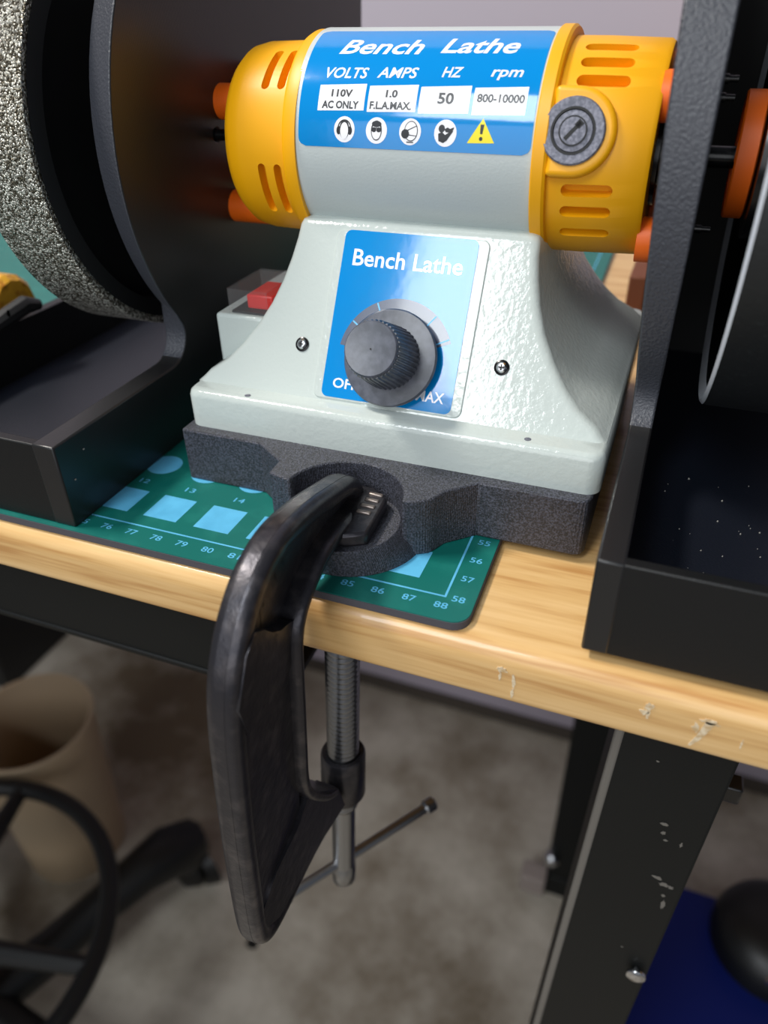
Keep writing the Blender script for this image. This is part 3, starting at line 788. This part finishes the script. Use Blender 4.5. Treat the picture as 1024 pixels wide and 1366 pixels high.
# anvil pad with ridges
pad = [(-2.78, 2.5), (-2.68, .45), (-3.3, .12), (-4.6, .12), (-5.15, .45), (-5.1, 2.5), (-4.5, 3.0), (-3.4, 3.0)]
q = MB(); q.prism(pad, 'z', .9, 1.38); pd = q.build('anvil_pad', 'dark_metal', clamp, bevel=0.1)
for k in range(4):
    y = 2.55-k*.36
    q = MB(); q.box(-3.45, -2.95, y-.08, y+.08, 1.3, 1.44); q.build('pad_ridge', 'worn_metal', pd, bevel=0.05)
# boss, screw, swivel pad, bar
def tilt(v): return (cx_(v.z)+v.x, v.y, v.z)
SY = 1.35
q = MB(); q.rev([(-10.75, .66), (-10.7, .86), (-10.85, .93), (-13.3, .95), (-13.5, .85), (-13.5, .66)], (0, SY), 'z', 40, close=False); q.xform(tilt); q.build('screw_boss', 'dark_metal', clamp)
q = MB(); prof_ = []; z = -2.9
while z > -19.0:
    prof_ += [(z, .60), (z-.09, .66), (z-.16, .66), (z-.25, .60)] if z > -14.2 else [(z, .52)]
    z -= .27
prof_ += [(-19.0, .52), (-19.05, .56), (-20.2, .56), (-20.3, .5)]
q.rev(prof_, (0, SY), 'z', 40); q.xform(tilt); scr = q.build('screw', 'zinc', clamp, smooth=85)
q = MB(); q.rev([(-2.36, .75), (-2.65, .75), (-2.95, .5)], (0, SY), 'z', 32); q.xform(tilt); q.build('swivel_pad', 'zinc', clamp)
e0, e1 = Vector((-6.9, -1.6, -18.9)), Vector((-1.85, 5.55, -18.7))
c0 = Vector((cx_(-18.8), SY, -18.8))
dvec = (e1-e0).normalized()
a_, b2 = c0-dvec*3.2, c0+dvec*5.0
q = MB(); q.tube([a_, b2], .24, 14); tb = q.build('slide_bar', 'zinc', clamp)
for p in (a_, b2):
    q = MB(); q.tube([p-dvec*.32, p-dvec*.22, p+dvec*.25, p+dvec*.34], [.26, .36, .36, .26], 16); q.build('bar_end', 'zinc', tb)

# ------------------------------------------------------------------ things on the bench behind
t = thing('ochre_spool', 'small lumpy ochre yellow spool beyond the left tray rim', 'spool', (-26.2, 9.5, 0))
q = MB(); q.rev([(0, 1.2), (.3, 1.45), (2.6, 1.45), (2.9, 1.2)], (0, 0), 'z', 12); q.xform(lambda v: (-27.6+v.z, 10.2+v.x, 2.9+v.y)); q.build('spool_body', 'brass', t, smooth=20)
q = MB(); q.box(-27.3, -25.2, 9.2, 11.2, 0, 1.6); q.build('spool_stand', 'brass', t, bevel=.15)
q = MB(); q.box(2.25, 3.2, 26.2, 29.5, -0.3, 2.2); o = q.build('wood_block', 'cardboard', None, base=(2.4, 28, -.3), bevel=0.1)
tag(o, 'small reddish brown wooden block on the bench behind the right guard plate', 'block')

# ------------------------------------------------------------------ things on the floor
t = thing('stool', 'black drafting stool with round foot ring on the floor', 'stool', (-52.3, 2.3, FLOOR))
cx0, cy0 = -52.3, 2.3
q = MB(); q.tube([(cx0+17.4*math.cos(a), cy0+17.4*math.sin(a), -61.5) for a in [2*math.pi*k/72 for k in range(72)]], 1.0, 12, closed=True)
ring = q.build('foot_ring', 'deep_black', t)
for k in range(4):
    a = math.radians(12+90*k)
    q = MB(); q.tube([(cx0+2*math.cos(a), cy0+2*math.sin(a), -62), (cx0+17*math.cos(a), cy0+17*math.sin(a), -61.5)], [1.3, .9], 10); q.build('ring_spoke', 'deep_black', ring)
q = MB(); q.rev([(-79, 2.8), (-60, 2.8), (-60, 1.6), (-24, 1.6)], (cx0, cy0), 'z', 24); q.build('gas_column', 'black_gloss', t, smooth=30)
q = MB(); q.rev([(-24, 8), (-23.2, 17), (-20, 18.3), (-18.4, 16), (-18, 4)], (cx0, cy0), 'z', 40); q.build('seat', 'black', t, smooth=40)
for k in range(5):
    a = math.radians(68.7+72*k); ca, sa = math.cos(a), math.sin(a)
    P = lambda r, z: (cx0+r*ca, cy0+r*sa, z)
    q = MB(); q.tube([P(1, -76.5), P(9, -77.2), P(16, -76.6), P(21, -76.4), P(25, -76.8), P(27.2, -78.4), P(27.8, -80.5)], [2.8, 2.5, 2.4, 2.8, 3.4, 3.6, 2.8], 12)
    lg = q.build('leg', 'deep_black', t)
    q = MB(); q.rev([(-3, 3.0), (-2.8, 3.5), (-.6, 3.5), (-.5, 2), (.5, 2), (.6, 3.5), (2.8, 3.5), (3, 3.0)], (0, 0), 'z', 24)
    q.xform(lambda v: (cx0+27.4*ca+v.z*ca*.4-v.x*sa+v.z*.5, cy0+27.4*sa+v.x*ca+v.z*sa*.4, FLOOR+3.5+v.y)); q.build('caster', 'deep_black', lg, smooth=30)
t = thing('waste_bin', 'beige plastic waste bin with open top standing on the floor', 'bin', (-61.5, 27, FLOOR))
b_ = MB(); b_.rev([(FLOOR, 6.6), (-61, 7.6), (-60.4, 7.9), (-60, 7.8), (-60.2, 7.4), (-61, 7.2), (FLOOR+1, 6.3), (FLOOR+1, .1)], (-61.5, 27), 'z', 48); b_.build('bucket', 'bin', t, smooth=40)
t = thing('tool_box', 'plain black box in the shade behind the beige bin', 'box', (-120, 58, FLOOR))
b_ = MB(); b_.box(-113, -92, 46, 68, FLOOR, -52); b_.build('box_body', 'black', t, bevel=.6)
b_ = MB(); b_.box(-113.5, -91.5, 45.4, 68.6, -52, -46); b_.build('box_lid', 'black', t, bevel=.8)
t = thing('plastic_tub', 'dark blue plastic tub with rounded black lid on the floor right of the leg', 'tub', (27, 20, FLOOR))
b_ = MB(); b_.loft([[(x, y, z) for x, y in rrect(11-g, 42+g, 8-g, 33+g, 4, 5)] for z, g in ((FLOOR, -1.5), (-64, 0), (-63.6, .8), (-61.6, .8), (-61.4, 0))]); b_.build('tub_body', 'navy', t, smooth=40)
b_ = MB(); b_.rev([(-61.5, 5.6), (-60, 5.6), (-58.6, 5.1), (-57.6, 4.0), (-57.2, 2.2)], (25.2, 30.6), 'z', 40); b_.build('lid', 'deep_black', t, smooth=40)
b_ = MB(); b_.rev([(0, .35), (.3, .25)], (0, 0), 'z', 12); b_.xform(lambda v: (24.2+v.x, 25.7-v.z, -58.8+v.y)); b_.build('lid_button', 'chrome', t)

for (x, y), lb in (((-57.4, 9.6), 'small black scrap lying on the floor by the stool'), ((-30.4, 22.8), 'tiny dark scrap lying on the floor below the C clamp')):
    q = MB(); q.loft([[(x+.9*u, y+.9*v, FLOOR) for u, v in circle(0, 0, 1, .7, 7)], [(x+.7*u, y+.8*v, FLOOR+.6) for u, v in circle(0, 0, .8, .6, 7)]])
    o = q.build('floor_scrap', 'deep_black', None, base=(x, y, FLOOR), smooth=0); tag(o, lb, 'scrap')
